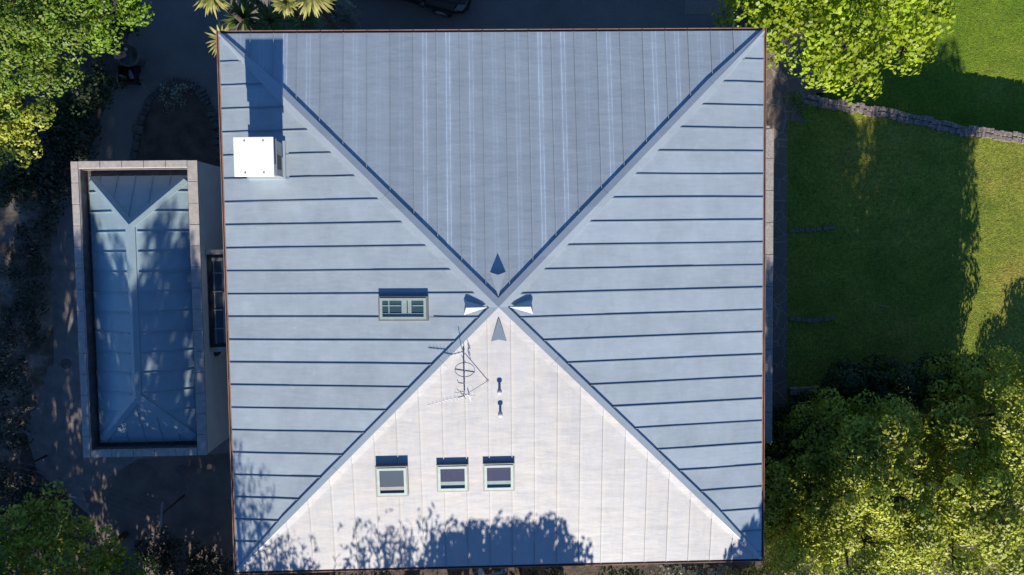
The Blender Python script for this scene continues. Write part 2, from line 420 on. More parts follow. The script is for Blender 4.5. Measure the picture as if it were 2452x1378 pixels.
st = at_roof(1168, 912); m = MB().tube([st + Vector((0,0,.01)), mb_ + Vector((.01, 0, .64))], .008, 6); m.box(st.x-.03, st.x+.03, st.y-.02, st.y+.02, st.z-.01, st.z+.025)
m.build('stay', M['galv'], ant)

# ------------------------------------------------------------------ satellite dish under the south eave
dc = at(1160, 1381, HE - .55)
dish = empty('satellite_dish', dc, 'small pale grey satellite dish bracketed to the wall below the south eave', 'satellite dish')
m = MB(); prof = []; n = 24; vs = []; fs = []
ax = Vector((-.93, -.10, .36)).normalized(); ua = ax.orthogonal().normalized(); ub = ax.cross(ua)
for j, (r, d) in enumerate(((.0, 0), (.12, .012), (.22, .04), (.30, .075), (.30, .065), (.22, .03), (.12, .002), (0, -.01))):
    for k in range(n):
        t = 2*math.pi*k/n; vs.append(dc + ax*d + (ua*math.cos(t) + ub*math.sin(t))*max(r, .002))
for j in range(7):
    for k in range(n): fs.append((j*n+k, j*n+(k+1) % n, (j+1)*n+(k+1) % n, (j+1)*n+k))
m.add(vs, fs, True).build('reflector', simple('dish_paint', (.42, .46, .50), (.38, .42, .46), 5, .5, 0, .05), dish)
br = at(1203, 1371, HE - .5)
m = MB().bar(dc + Vector((.03, .02, 0)), Vector((br.x, br.y - .0, HE - .55)), .05, .05); m.bar((br.x, br.y-.05, HE-.56), (br.x, -6.32, HE-.56), .05, .05); m.box(br.x-.06, br.x+.06, -6.36, -6.3, HE-.68, HE-.4)
m.build('arm', M['galv'], dish)
m = MB(); m.tube([dc + ax*.02 - ub*.28, dc + ax*.34 - ub*.1], .012, 6); m.lathe(dc + ax*.34 - ub*.1, [(.03, -.04), (.035, 0), (.03, .04)], 10); m.build('receiver', M['galv'], dish)
m = MB().tube([Vector((br.x+.02 + .055*math.cos(t), br.y + .02 + .055*math.sin(t), HE-.49)) for t in np.linspace(0, 2*math.pi, 17)], .012, 6, cap=False); m.build('clamp', M['galv'], dish)

# ------------------------------------------------------------------ outbuilding west of the house
OZ = 3.6
c1, c2, c3, c4 = at(168, 386, OZ), at(471, 384, OZ), at(497, 1089, OZ), at(200, 1098, OZ)
OX0, OX1, OY0, OY1 = (c1.x + c4.x)/2, (c2.x + c3.x)/2, (c3.y + c4.y)/2, (c1.y + c2.y)/2
ob = empty('outbuilding', ((OX0+OX1)/2, (OY0+OY1)/2, 0), 'long rendered outbuilding with a hipped zinc roof sunk behind a stone parapet', 'outbuilding')
def rframe(m, x0, x1, y0, y1, t, z0, z1):
    tw, te, ts, tn = t
    m.box(x0, x0+tw, y0, y1, z0, z1); m.box(x1-te, x1, y0, y1, z0, z1); m.box(x0+tw, x1-te, y0, y0+ts, z0, z1); m.box(x0+tw, x1-te, y1-tn, y1, z0, z1); return m
rframe(MB(), OX0+.02, OX1-.02, OY0+.02, OY1-.02, (.185, .265, .185, .185), 0, OZ-.06).build('wall', M['render_white'], ob)
m = MB()
def slabs(m, x0, x1, y0, y1, alongx):
    L = (x1-x0) if alongx else (y1-y0); n = max(1, round(L/.62))
    for k in range(n):
        g = .006; h = rng.uniform(-.004, .004)
        if alongx: m.box(x0+L*k/n+g, x0+L*(k+1)/n-g, y0, y1, OZ-.06, OZ+h)
        else: m.box(x0, x1, y0+L*k/n+g, y0+L*(k+1)/n-g, OZ-.06, OZ+h)
slabs(m, OX0, OX0+.2, OY0, OY1, False); slabs(m, OX1-.28, OX1, OY0, OY1, False); slabs(m, OX0+.205, OX1-.285, OY0, OY0+.2, True); slabs(m, OX0+.205, OX1-.285, OY1-.2, OY1, True)
bevel(m.build('coping', M['coping'], ob), .008)
gx0, gx1, gy0, gy1 = OX0+.208, OX1-.288, OY0+.208, OY1-.208
rframe(MB(), gx0-.0, gx1+.0, gy0-.0, gy1+.0, (.025,)*4, OZ-.55, OZ-.075).box(gx0+.026, gx1-.026, gy0+.026, gy1-.026, OZ-.55, OZ-.5).build('lead_gutter', M['lead_gutter'], ob)
ez = OZ - .38
rx0, rx1, ry0, ry1 = gx0+.11, gx1-.09, gy0+.13, gy1-.19
rm = (rx0+rx1)/2; hl = (rx1-rx0)/2; rz_ = ez + .74
ra, rb = Vector((rm, ry1 - hl*1.0, rz_)), Vector((rm, ry0 + hl*1.02, rz_))
e1, e2, e3, e4 = Vector((rx0, ry1, ez)), Vector((rx1, ry1, ez)), Vector((rx1, ry0, ez)), Vector((rx0, ry0, ez))
def oslope(pts, seam, n):
    m = MB(); m.add(pts, [tuple(range(len(pts)))]); m.add([p - Vector((0,0,.1)) for p in (pts[0], pts[1])] + [pts[0], pts[1]], [(0,1,3,2)])
    for (a, b) in seam: m.bar(a, b, .022, .028, n, .004)
    return m.build('roof_slope', M['zinc_side'], ob)
def lerp(a, b, t): return a + (b-a)*t
tn = .74/hl
west, east = [], []
k = 0; y = ry1 - .47
while y > ry0 + .1:
    inset = max(0, (y - ra.y)/(ry1-ra.y), (rb.y - y)/(rb.y-ry0))       # share of the slope cut off by the hip
    xw = rx0 + hl*(1-inset) - .16; xe = rx1 - hl*(1-inset) + .16
    if xw > rx0+.05:
        west.append((Vector((rx0, y, ez)), Vector((xw, y, ez + (xw-rx0)*tn)))); east.append((Vector((rx1, y, ez)), Vector((xe, y, ez + (rx1-xe)*tn))))
    y -= .575
ns = []; ss = []
for x in np.arange(rx0+.33, rx1, .5):
    t = 1 - abs(x - rm)/hl
    if t*hl > .25:
        tt = t - .16/hl; ns.append((Vector((x, ry1, ez)), lerp(Vector((x, ry1, ez)), Vector((x, ra.y + (ry1-ra.y)*0, rz_)), tt)))
        ss.append((Vector((x, ry0, ez)), lerp(Vector((x, ry0, ez)), Vector((x, rb.y, rz_)), tt)))
oslope([e1, e4, rb, ra], west, Vector((-tn, 0, 1))); oslope([e3, e2, ra, rb], east, Vector((tn, 0, 1)))
oslope([e2, e1, ra], ns, Vector((0, tn, 1))); oslope([e4, e3, rb], ss, Vector((0, -tn, 1)))
for (p, q) in ((e1, ra), (e2, ra), (e3, rb), (e4, rb), (ra, rb)):
    d = (q-p).normalized(); sd = d.cross(Vector((0,0,1))).normalized(); m = MB(); vs = []
    if abs(d.z) > .01: p = p + d*.16
    flat = abs(d.z) < .01; dr = .13*tn*(1 if flat else .62)
    for c in (p, q): vs += [c + sd*.13 + Vector((0,0,-dr-.0)), c + sd*.13 + Vector((0,0,.045-dr)), c + Vector((0,0,.06)), c - sd*.13 + Vector((0,0,.045-dr)), c - sd*.13 + Vector((0,0,-dr))]
    m.add(vs, [(0,1,6,5),(1,2,7,6),(2,3,8,7),(3,4,9,8),(0,4,3,2,1),(5,6,7,8,9)]); m.build('hip_cap', M['zinc_side'], ob)
# bracket in the west gutter
p = at(209, 653, OZ-.4); m = MB(); m.tube([(p.x-.05, p.y+.1, p.z), (p.x+.06, p.y, p.z), (p.x-.05, p.y-.1, p.z)], .016, 6); m.build('bracket', M['coping'], ob)
p = at(175, 722, OZ-.75); MB().box(OX0-.16, OX0+.02, p.y-.22, p.y+.22, OZ-1.0, OZ-.55).build('hopper', M['plastic_black'], ob)
# glazed lean-to against its east wall
p0 = at(499, 610, 3.0); p1 = at(505, 832, 3.0); gz0, gz1 = 3.0, 2.7; lx0 = OX1 - .0; lx1 = lx0 + 1.25; ly0, ly1 = p1.y, p0.y
lt = MB(); lt.box(lx0-.02, lx1, ly1+.0, ly1+.14, 0, 3.14); lt.box(lx0-.02, lx1, ly0-.14, ly0, 0, 3.02); lt.box(lx1-.12, lx1, ly0, ly1, 0, 2.55)
lt = lt.build('lean_to_wall', M['coping'], ob)
m = MB(); m.bar((lx0+.06, ly0, 3.0), (lx0+.06, ly1, 3.0), .12, .04); m.bar((lx0, ly0+.05, 3.0), (lx1, ly0+.05, gz1), .1, .045); m.bar((lx0, ly1-.05, 3.0), (lx1, ly1-.05, gz1), .1, .045); m.bar((lx1-.05, ly0, gz1-.0), (lx1-.05, ly1, gz1), .1, .05)
m.build('lean_to_frame', M['plastic_black'], lt)
MB().add([(lx0+.1, ly0+.1, 2.985), (lx1-.05, ly0+.1, gz1), (lx1-.05, ly1-.1, gz1), (lx0+.1, ly1-.1, 2.985)], [(0,1,2,3)]).build('pane', M['glass_dark'], lt)
m = MB()
for k in range(1, 5):
    yy = ly1 + (ly0-ly1)*k/5.0; m.bar((lx0+.12, yy, 2.98), (lx1-.05, yy, gz1), .035, .035, (.24, 0, 1))
m.bar((lx0+.42, ly0+.1, 2.89), (lx0+.42, ly1-.1, 2.89), .13, .025); m.bar((lx0+.16, ly0+.1, 2.955), (lx0+.16, ly1-.1, 2.955), .03, .028)
m.bar((lx0+.1, ly1-.15, 2.96), (lx1-.05, ly1-.15, gz1), .1, .04, (.24, 0, 1))
m.build('glazing_bar', simple('bar_paint', (.30, .30, .29), (.22, .22, .21), 6, .6, 0, .1), lt)
p = at(517, 842, 2.6); m = MB(); m.lathe(p, [(.05, -.1), (.14, -.06), (.15, .02), (.06, .09)], 12); m.bar((OX1, p.y, p.z), (p.x, p.y, p.z), .05, .05); m.build('wall_lamp', M['plastic_black'], ob)

# ------------------------------------------------------------------ ground
def poly(name, pts, z, mat, label=None, kind='structure', thick=0):
    m = MB(); n = len(pts)
    if thick: m.prism([(p[0], p[1]) for p in pts], z - thick, z)
    else: m.add([(p[0], p[1], z) for p in pts], [tuple(range(n))])
    o = m.build(name, mat); o['kind'] = kind
    return o
def pxs(lst, z): return [at(a, b, z) for a, b in lst]
def grassmat(name, g1, g2, g3):
    q = NT(name); n1 = q.noise(.5, 6, .6); n2 = q.noise(9, 6, .75); n3 = q.noise(28, 3, .7)
    c = q.ramp(n1, [(.35, g1), (.55, g2), (.72, g3)])
    k = q.ramp(n2, [(.3, .45), (.7, 1.3)]); k3 = q.ramp(n3, [(.3, .45), (.7, 1.4)]); k4 = q.ramp(q.noise(1.7, 7, .75), [(.3, .72), (.7, 1.2)]); c = q.mix(1.0, c, k4, 'MULTIPLY')
    c = q.mix(1.0, c, k, 'MULTIPLY'); c = q.mix(1.0, c, k3, 'MULTIPLY')
    d = q.ramp(q.noise(16, 2, .5, q.mapping((1, 1, 1), (5, 3, 0))), [(.77, 0.0), (.80, .7)]); c = q.mix(d, c, (.42, .42, .22))
    q.bump(q.math('ADD', n3, n2), .9, .05); return q.done(c, .85, 0, .2)
G_LOW = grassmat('grass_low', (.13, .235, .014), (.18, .27, .02), (.24, .29, .035))
G_UP = grassmat('grass_up', (.17, .24, .025), (.26, .29, .04), (.37, .31, .06))
SOIL = simple('soil', (.13, .095, .075), (.05, .038, .03), 2.5, .95, 0, .6, .05, 8)
DARKLAWN = simple('worn_turf', (.20, .165, .14), (.11, .09, .08), 1.5, .95, 0, .5, .04, 8)
q = NT('asphalt'); n1 = q.noise(.7, 5); n2 = q.noise(60, 3, .8)
ASPH = None
c = q.ramp(n1, [(.3, (.15, .132, .122)), (.7, (.20, .178, .165))]); c = q.mix(1.0, c, q.ramp(n2, [(.3, .6), (.7, 1.35)]), 'MULTIPLY'); q.bump(n2, .4, .01); ASPH = q.done(c, .85, 0, .3)
q = NT('crazy_paving'); vo = q.n('ShaderNodeTexVoronoi', feature='DISTANCE_TO_EDGE'); q.put(vo.inputs['Vector'], q.co); vo.inputs['Scale'].default_value = 2.1; vo.inputs['Randomness'].default_value = 1.0
vc = q.n('ShaderNodeTexVoronoi'); q.put(vc.inputs['Vector'], q.co); vc.inputs['Scale'].default_value = 2.1
sc = q.n('ShaderNodeSeparateColor'); q.put(sc.inputs[0], vc.outputs['Color'])
st_ = q.ramp(sc.outputs[0], [(0, (.155, .12, .095)), (1, (.21, .165, .13))]); st_ = q.mix(.5, st_, q.ramp(q.noise(12, 6, .7), [(.3, (.11, .085, .07)), (.7, (.23, .18, .145))]))
edge = q.ramp(vo.outputs['Distance'], [(.0, 1.0), (.035, 0.0)]); col = q.mix(q.math('MULTIPLY', edge, .7), st_, (.36, .29, .23)); q.bump(q.math('SUBTRACT', q.noise(10, 5), edge), .4, .02)
CRAZY = q.done(col, .85, 0, .3)
q = NT('rubble_stone'); vo = q.n('ShaderNodeTexVoronoi', feature='DISTANCE_TO_EDGE'); q.put(vo.inputs['Vector'], q.co); vo.inputs['Scale'].default_value = 4.5
st_ = q.ramp(q.noise(7, 6, .7), [(.3, (.15, .135, .12)), (.7, (.36, .32, .28))]); edge = q.ramp(vo.outputs['Distance'], [(.0, 1.0), (.05, 0.0)])
q.bump(q.math('SUBTRACT', q.noise(14, 5), edge), .8, .03); RUBBLE = q.done(q.mix(q.math('MULTIPLY', edge, .6), st_, (.08, .07, .06)), .9, 0, .3)
PAVE = simple('paving', (.27, .235, .215), (.17, .15, .14), 3, .85, 0, .4, .01, 7)
poly('ground', [(-150, -150), (150, -150), (150, 150), (-150, 150)], -.004, SOIL)
# drive and yard
drive = pxs([(345, -60), (300, 120), (262, 230), (205, 390), (560, 400), (900, 400), (1300, 300), (1790, 200), (1765, 60), (1730, -60)], 0.0)
poly('driveway', drive, .004, ASPH)
yard = pxs([(30, 470), (200, 470), (600, 470), (620, 1100), (560, 1330), (330, 1330), (90, 1130), (20, 900)], 0)
poly('yard', yard, .003, PAVE)
poly('patch', pxs([(330, 1100), (620, 1080), (620, 1420), (420, 1420), (250, 1330), (200, 1180)], 0), .008, DARKLAWN)
# sunlit spot north of the house, painted as a patch of lighter paving
poly('sun_patch', pxs([(1640, -80), (1760, -80), (1740, 35), (1640, 35)], 0), .009, simple('sun_patch_paving', (.23, .19, .165), (.18, .15, .13), 8, .9, 0, .3))
# island bed with a stone kerb
isl = [(316, 400), (335, 300), (360, 238), (395, 205), (435, 197), (478, 215), (505, 260), (522, 320), (532, 400)]
poly('flower_bed', pxs(isl, 0), .02, SOIL)
k = empty('stone_kerb', at(435, 197, 0), 'low curved stone kerb round the dark flower bed by the drive', 'kerb')
m = MB(); P = pxs(isl, 0)
path = []
for i in range(len(P)-1):
    for t in np.linspace(0, 1, 5, endpoint=False): path.append(lerp(P[i], P[i+1], t + rng.uniform(-.06, .06)))
for i in range(len(path)-1):
    a, b = path[i], path[i+1]; h = rng.uniform(.04, .13); ww = rng.uniform(.18, .36)
    m.bar(a + (b-a)*.04, b - (b-a)*.04, ww, h)
bevel(m.build('kerb_stone', simple('kerb_rock', (.13, .12, .115), (.05, .047, .045), 9, .95, 0, .6, .03), k), .03, 2)
# terrace: upper lawn east and south of the house, held by a rubble wall
TZ = .9
wall_px = [(1905, 232), (1960, 243), (2050, 258), (2130, 272), (2210, 290), (2300, 311), (2380, 321), (2470, 335), (2700, 375)]
WP = pxs(wall_px, TZ + .06)
terr = [(p.x, p.y) for p in WP]
pe = at(1905, 232, TZ); stx = at(1835, 215, TZ)
outline = [(2.0, 5.3), (stx.x, 5.3)] + [] + [(x, y - .12) for x, y in terr] + [(60, 2), (60, -80), (2.0, -80)]
tp = MB().prism(outline, -.3, TZ).build('upper_lawn', G_UP); tp['kind'] = 'structure'
woodfloor = pxs([(1790, 985), (1886, 985), (1905, 935), (2150, 925), (2300, 905), (2360, 920), (2470, 900), (2700, 950), (2700, 1900), (1250, 1900), (1250, 1250), (1790, 1250)], TZ)
poly('wood_floor', woodfloor, TZ + .006, SOIL)
poly('lower_lawn', [(8.5, 5.0), (60, 0), (60, 60), (8.0, 60)], .002, G_LOW)
gw = empty('garden_wall', (WP[2].x, WP[2].y, 0), 'long rough stone retaining wall curving along the edge of the upper lawn', 'garden wall')
m = MB(); cpm = MB()
for i in range(len(WP)-1):
    a, b = WP[i], WP[i+1]; L = (b-a).length; n = max(1, int(L/.27))
    for j in range(n):
        p, q2 = lerp(a, b, (j+.003)/n), lerp(a, b, (j+.997)/n); d = (b-a).normalized(); sd = Vector((d.y, -d.x, 0))
        ww = rng.uniform(.25, .37); off = rng.uniform(-.03, .03)
        p = p + sd*off; q2 = q2 + sd*off
        m.bar(Vector((p.x, p.y, 0)), Vector((q2.x, q2.y, 0)), ww-.04, TZ, (0,0,1), .1); 
        for side in (-1, 1):
            u0 = 0.0
            while u0 < .95:
                u1 = min(1.0, u0 + rng.uniform(.35, .7)); s0_ = lerp(p, q2, u0) + sd*side*.085; s1_ = lerp(p, q2, u1) + sd*side*.085 + sd*rng.uniform(-.02, .02)
                cpm.bar(Vector((s0_.x, s0_.y, TZ-.03)), Vector((s1_.x, s1_.y, TZ-.03)), rng.uniform(.13, .19), rng.uniform(.07, .105)); u0 = u1
m.build('wall_body', RUBBLE, gw); bevel(cpm.build('capstone', simple('capstone', (.32, .27, .235), (.11, .09, .08), 12, .9, 0, .8, .03, 8), gw), .035, 3)
# crazy paving with two curved steps going down to the drive
pav = pxs([(1790, 300), (1790, 90), (1850, 90), (1868, 165), (1900, 205), (1903, 236), (1892, 262), (1886, 290), (1884, 980), (1790, 980)], TZ)
pv = poly('path', [(p.x, p.y) for p in pav], TZ + .012, CRAZY)
sp_ = empty('garden_steps', at(1870, 170, TZ), 'curved crazy paved garden steps beside the house corner under the lime green tree', 'steps')
for j, (arc, z) in enumerate((([(1838, 105), (1850, 135), (1868, 165), (1900, 200), (1935, 222)], TZ + .002), ([(1862, 95), (1872, 122), (1884, 150), (1908, 178), (1945, 200)], TZ - .16), ([(1885, 80), (1895, 110), (1915, 140), (1960, 175)], TZ - .32), ([(1915, 70), (1930, 100), (1985, 150)], TZ - .48))):
    pts = pxs(arc, z); inner = [(pts[-1].x - .1, pts[-1].y - 1.0), (6.5, pts[0].y - 1.6), (6.5, pts[0].y)]
    MB().prism([(p.x, p.y) for p in pts] + inner, -.2, z).build('step', CRAZY, sp_)
# tall stone-capped wall along the east side of the house
a0 = at(1833, 302, 3.1); a1 = at(1853, 302, 3.1); a2 = at(1848, 1062, 3.1)
ew = empty('side_wall', (a1.x-.2, (a0.y+a2.y)/2, TZ), 'tall narrow wall with granite capping slabs along the east side of the house', 'wall')
wx1 = a1.x; wx0 = a1.x - .36
MB().box(wx0+.02, wx1-.02, a2.y, a0.y-.1, TZ-.1, 3.02).build('wall_body', M['stucco_grey'], ew)
m = MB(); L = a0.y - a2.y; n = 10
for j in range(n): m.box(wx0 + (0 if j else -.0), wx1, a2.y + L*j/n + .008, a2.y + L*(j+1)/n - .008 - (.09 if j == n-1 else 0), 3.02, 3.1 + rng.uniform(-.004, .004))
m.box(wx0-.1, wx1-.12, a0.y-.085, a0.y+.0, 3.0, 3.09)
q = NT('granite'); g = q.noise(18, 8, .85); GRAN = q.done(q.ramp(g, [(.3, (.14, .13, .125)), (.68, (.46, .43, .41))]), .8, 0, .3)
m.build('capping_slab', GRAN, ew)
dp = MB().box(wx0-.12, wx0-.045, a2.y+.4, a0.y-.35, 3.0, 3.1).build('pipe', M['copper_gutter'], ew)

# ------------------------------------------------------------------ plants
def leafmat(name, c1, c2, trans=.35, rough=.5):
    q = NT(name); g = q.n('ShaderNodeNewGeometry'); r = g.outputs['Random Per Island']
    col = q.ramp(r, [(0, c1), (.6, tuple((a+b)/2 for a, b in zip(c1, c2))), (1, c2)])
    col = q.mix(1.0, col, q.ramp(q.noise(.9, 3), [(.3, .55), (.7, 1.25)]), 'MULTIPLY')
    q.done(col, rough, 0, .4)
    tr = q.n('ShaderNodeBsdfTranslucent'); q.put(tr.inputs[0], col); mx = q.n('ShaderNodeMixShader'); mx.inputs[0].default_value = trans
    out = q.t.nodes['Material Output']; q.t.links.new(q.b.outputs[0], mx.inputs[1]); q.t.links.new(tr.outputs[0], mx.inputs[2]); q.t.links.new(mx.outputs[0], out.inputs[0])
    return q.m
BARK = simple('bark', (.10, .075, .055), (.05, .038, .03), 8, .95, 0, .8, .03)
L_LIME = leafmat('leaf_lime', (.24, .36, .010), (.42, .52, .03), .45)
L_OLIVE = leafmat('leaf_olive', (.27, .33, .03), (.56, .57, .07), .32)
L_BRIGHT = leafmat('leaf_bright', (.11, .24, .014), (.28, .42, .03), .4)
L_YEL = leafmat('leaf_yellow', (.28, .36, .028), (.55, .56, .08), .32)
L_GREEN = leafmat('leaf_green', (.08, .19, .012), (.30, .37, .05), .4)
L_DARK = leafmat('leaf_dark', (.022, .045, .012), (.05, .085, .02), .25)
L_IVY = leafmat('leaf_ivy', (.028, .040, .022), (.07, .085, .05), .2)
L_GREY = leafmat('leaf_grey', (.20, .22, .16), (.38, .39, .30), .2)
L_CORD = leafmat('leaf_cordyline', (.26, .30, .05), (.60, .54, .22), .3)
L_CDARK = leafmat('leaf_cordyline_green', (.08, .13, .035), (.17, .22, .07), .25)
def leaves_mesh(name, pos, nor, size, mat, aspect=.6, up=None):
    n = len(pos); s = size[:, None] if size.ndim == 1 else size
    rv = nr.normal(size=(n, 3)); t = np.cross(nor, rv); t /= np.linalg.norm(t, axis=1)[:, None] + 1e-9; b = np.cross(nor, t)
    v = np.empty((n, 4, 3), dtype=np.float32)
    v[:, 0] = pos - t*s*.5; v[:, 1] = pos + b*s*.5*aspect + nor*s*.08; v[:, 2] = pos + t*s*.5; v[:, 3] = pos - b*s*.5*aspect + nor*s*.08
    me = bpy.data.meshes.new(name); me.vertices.add(4*n); me.vertices.foreach_set('co', v.ravel())
    me.loops.add(4*n); me.loops.foreach_set('vertex_index', np.arange(4*n, dtype=np.int32))
    me.polygons.add(n); me.polygons.foreach_set('loop_start', np.arange(0, 4*n, 4, dtype=np.int32)); me.polygons.foreach_set('loop_total', np.full(n, 4, dtype=np.int32))
    me.update(calc_edges=True); me.materials.append(mat); return me
def lobes_leaves(lobes, density, leaf, clump=.33, flat=.75):
    """lobes: (centre, radius); each is filled with leafy clumps over its outer shell"""
    P, N = [], []; cl = []
    for (c, r) in lobes:
        c = np.array(c); nc = max(5, int(9*(r/clump)**2*.42))
        d = nr.normal(size=(nc, 3)); d /= np.linalg.norm(d, axis=1)[:, None]; d[:, 2] = np.where(d[:, 2] < -.35, -d[:, 2], d[:, 2])
        rad = r*np.clip(nr.normal(.86, .17, nc), .3, 1.25)
        cc = c + d*rad[:, None]*np.array([1, 1, flat]); cl += list(cc)
        for k in range(nc):
            cr = clump*nr.uniform(.55, 1.25); m = int(3.2*density*cr*cr/(leaf*leaf))
            q = nr.normal(size=(m, 3)); q /= np.linalg.norm(q, axis=1)[:, None]
            q2 = q*(cr*nr.uniform(.45, 1.0, m)**.4)[:, None]*np.array([1, 1, .7])
            P.append(cc[k] + q2); nn = q*.95 + d[k]*.2 + np.array([0, -.45, .32]) + nr.normal(scale=.22, size=(m, 3)); N.append(nn/np.linalg.norm(nn, axis=1)[:, None])
    return np.concatenate(P), np.concatenate(N), cl
def base_z(b): return 0 if b is None else Vector(b).z
def plant(name, label, cat, lobes, mat, leaf=.11, density=2.4, clump=.34, base=None, group=None, trunk=.12, aspect=.6, flat=.75, part='crown', skirt=()):
    lobes = [(Vector(c), r) for c, r in lobes]
    lobes += [(Vector((c.x + rng.uniform(-.15,.15), c.y + rng.uniform(-.1,.2), base_z(base) + (c.z - base_z(base))*k)), r*1.05) for k in skirt for c, r in lobes]
    if base is None:
        bx = sum(c.x*r for c, r in lobes)/sum(r for c, r in lobes); by = sum(c.y*r for c, r in lobes)/sum(r for c, r in lobes); base = Vector((bx, by, 0))
    base = Vector(base); o = empty(name, base, label, cat, group)
    P, N, cl = lobes_leaves(lobes, density, leaf, clump, flat)
    keep = P[:, 2] > base.z + .03; P = P[keep]; N = N[keep]
    size = leaf*nr.uniform(.65, 1.35, len(P)); P = P - np.array(base)
    ob_ = bpy.data.objects.new(part, leaves_mesh(part, P, N, size, mat, aspect)); link(ob_, o)
    zt = min(c.z for c, r in lobes); fork = Vector((base.x, base.y, base.z + max(.15, (zt - base.z)*.55)))
    m = MB(); m.tube([base - Vector((0,0,.1)), lerp(base, fork, .5) + Vector((rng.uniform(-.05,.05), rng.uniform(-.05,.05), 0)), fork], [trunk*1.25, trunk, trunk*.85], 8)
    for c, r in lobes:
        mid = lerp(fork, c, .55) + Vector((0, 0, -.12*r)); m.tube([fork, mid, c], [trunk*.65, trunk*.42, trunk*.2], 6)
        near = sorted(cl, key=lambda q: (Vector(q)-c).length)[:14]
        for qv in near[::2]: m.tube([c, lerp(c, Vector(qv), .5) + Vector((0,0,-.05)), Vector(qv)], [trunk*.2, trunk*.13, trunk*.05], 4)
    m.build('trunk', BARK, o)
    return o
def L(px, py, rpx, z):          # a lobe of foliage: photo position and size at height z
    return (at(px, py, z), rpx*(CAM.z - z)/F_PX)
def gbase(px, py, z=0): return at(px, py, z)

# lime green tree at the north east corner
plant('tree', 'lime green broad leaved tree overhanging the north east corner of the zinc roof', 'tree',
      [L(1780, 15, 55, 3.6), L(1850, 60, 75, 4.0), L(1960, 60, 95, 4.8), L(1960, 165, 62, 3.6), L(2040, 190, 55, 3.3), L(2060, 80, 90, 4.8), L(2150, 30, 85, 4.4), L(2160, 120, 55, 3.6), L(2235, 30, 50, 3.6), L(2205, 140, 28, 3.0), L(1980, -60, 110, 5), L(2120, -70, 110, 4.8), L(1850, -60, 90, 4.4)],
      L_LIME, leaf=.12, density=1.8, clump=.34, base=gbase(2010, 110), trunk=.16, aspect=.85)
# trees at the north west
plant('tree', 'bright green laurel leaved tree beside the drive, rightmost of the top left trees', 'tree',
      [L(250, 30, 60, 3.9), L(310, 20, 42, 3.3), L(248, 108, 30, 2.8), L(225, 70, 42, 3.4), L(180, -40, 80, 4.4), L(290, -50, 60, 3.8)], L_BRIGHT, leaf=.10, density=2.3, clump=.28, base=gbase(260, 60), trunk=.10)
plant('tree', 'tall light green tree in the top left corner with small sunlit leaves', 'tree',
      [L(60, 40, 90, 5.0), L(130, 90, 75, 4.4), L(40, 150, 80, 4.6), L(120, 190, 55, 3.8), L(150, 30, 50, 4.4), L(-40, 80, 90, 5), L(60, 240, 50, 3.7), L(20, -60, 90, 5)], L_GREEN, leaf=.095, density=2.3, clump=.32, base=gbase(110, 110), trunk=.14)
plant('tree', 'sunlit small leaved tree on the left edge above the shaded bank', 'tree',
      [L(10, 270, 60, 4.0), L(75, 300, 40, 3.4), L(55, 350, 42, 3.2), L(0, 370, 40, 3.0), L(-30, 310, 50, 4)], L_YEL, leaf=.095, density=2.3, clump=.28, base=gbase(30, 310), trunk=.09)
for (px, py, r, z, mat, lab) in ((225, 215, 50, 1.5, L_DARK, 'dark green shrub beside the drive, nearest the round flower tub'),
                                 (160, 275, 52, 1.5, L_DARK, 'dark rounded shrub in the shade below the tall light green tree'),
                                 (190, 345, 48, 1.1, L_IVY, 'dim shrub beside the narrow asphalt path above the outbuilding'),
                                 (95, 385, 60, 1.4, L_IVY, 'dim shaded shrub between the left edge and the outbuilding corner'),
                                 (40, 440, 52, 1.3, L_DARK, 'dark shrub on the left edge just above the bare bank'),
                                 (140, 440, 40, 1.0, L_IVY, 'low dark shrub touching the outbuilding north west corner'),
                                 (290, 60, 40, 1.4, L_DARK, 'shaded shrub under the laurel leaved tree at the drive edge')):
    plant('shrub', lab, 'shrub', [L(px, py, r, z*.6), L(px + r*.5, py - r*.4, r*.7, z*.5), L(px - r*.5, py + r*.35, r*.7, z*.5)], mat, leaf=.12, density=1.9, clump=.26, trunk=.04, part='foliage', group='dark shrubs along the drive')
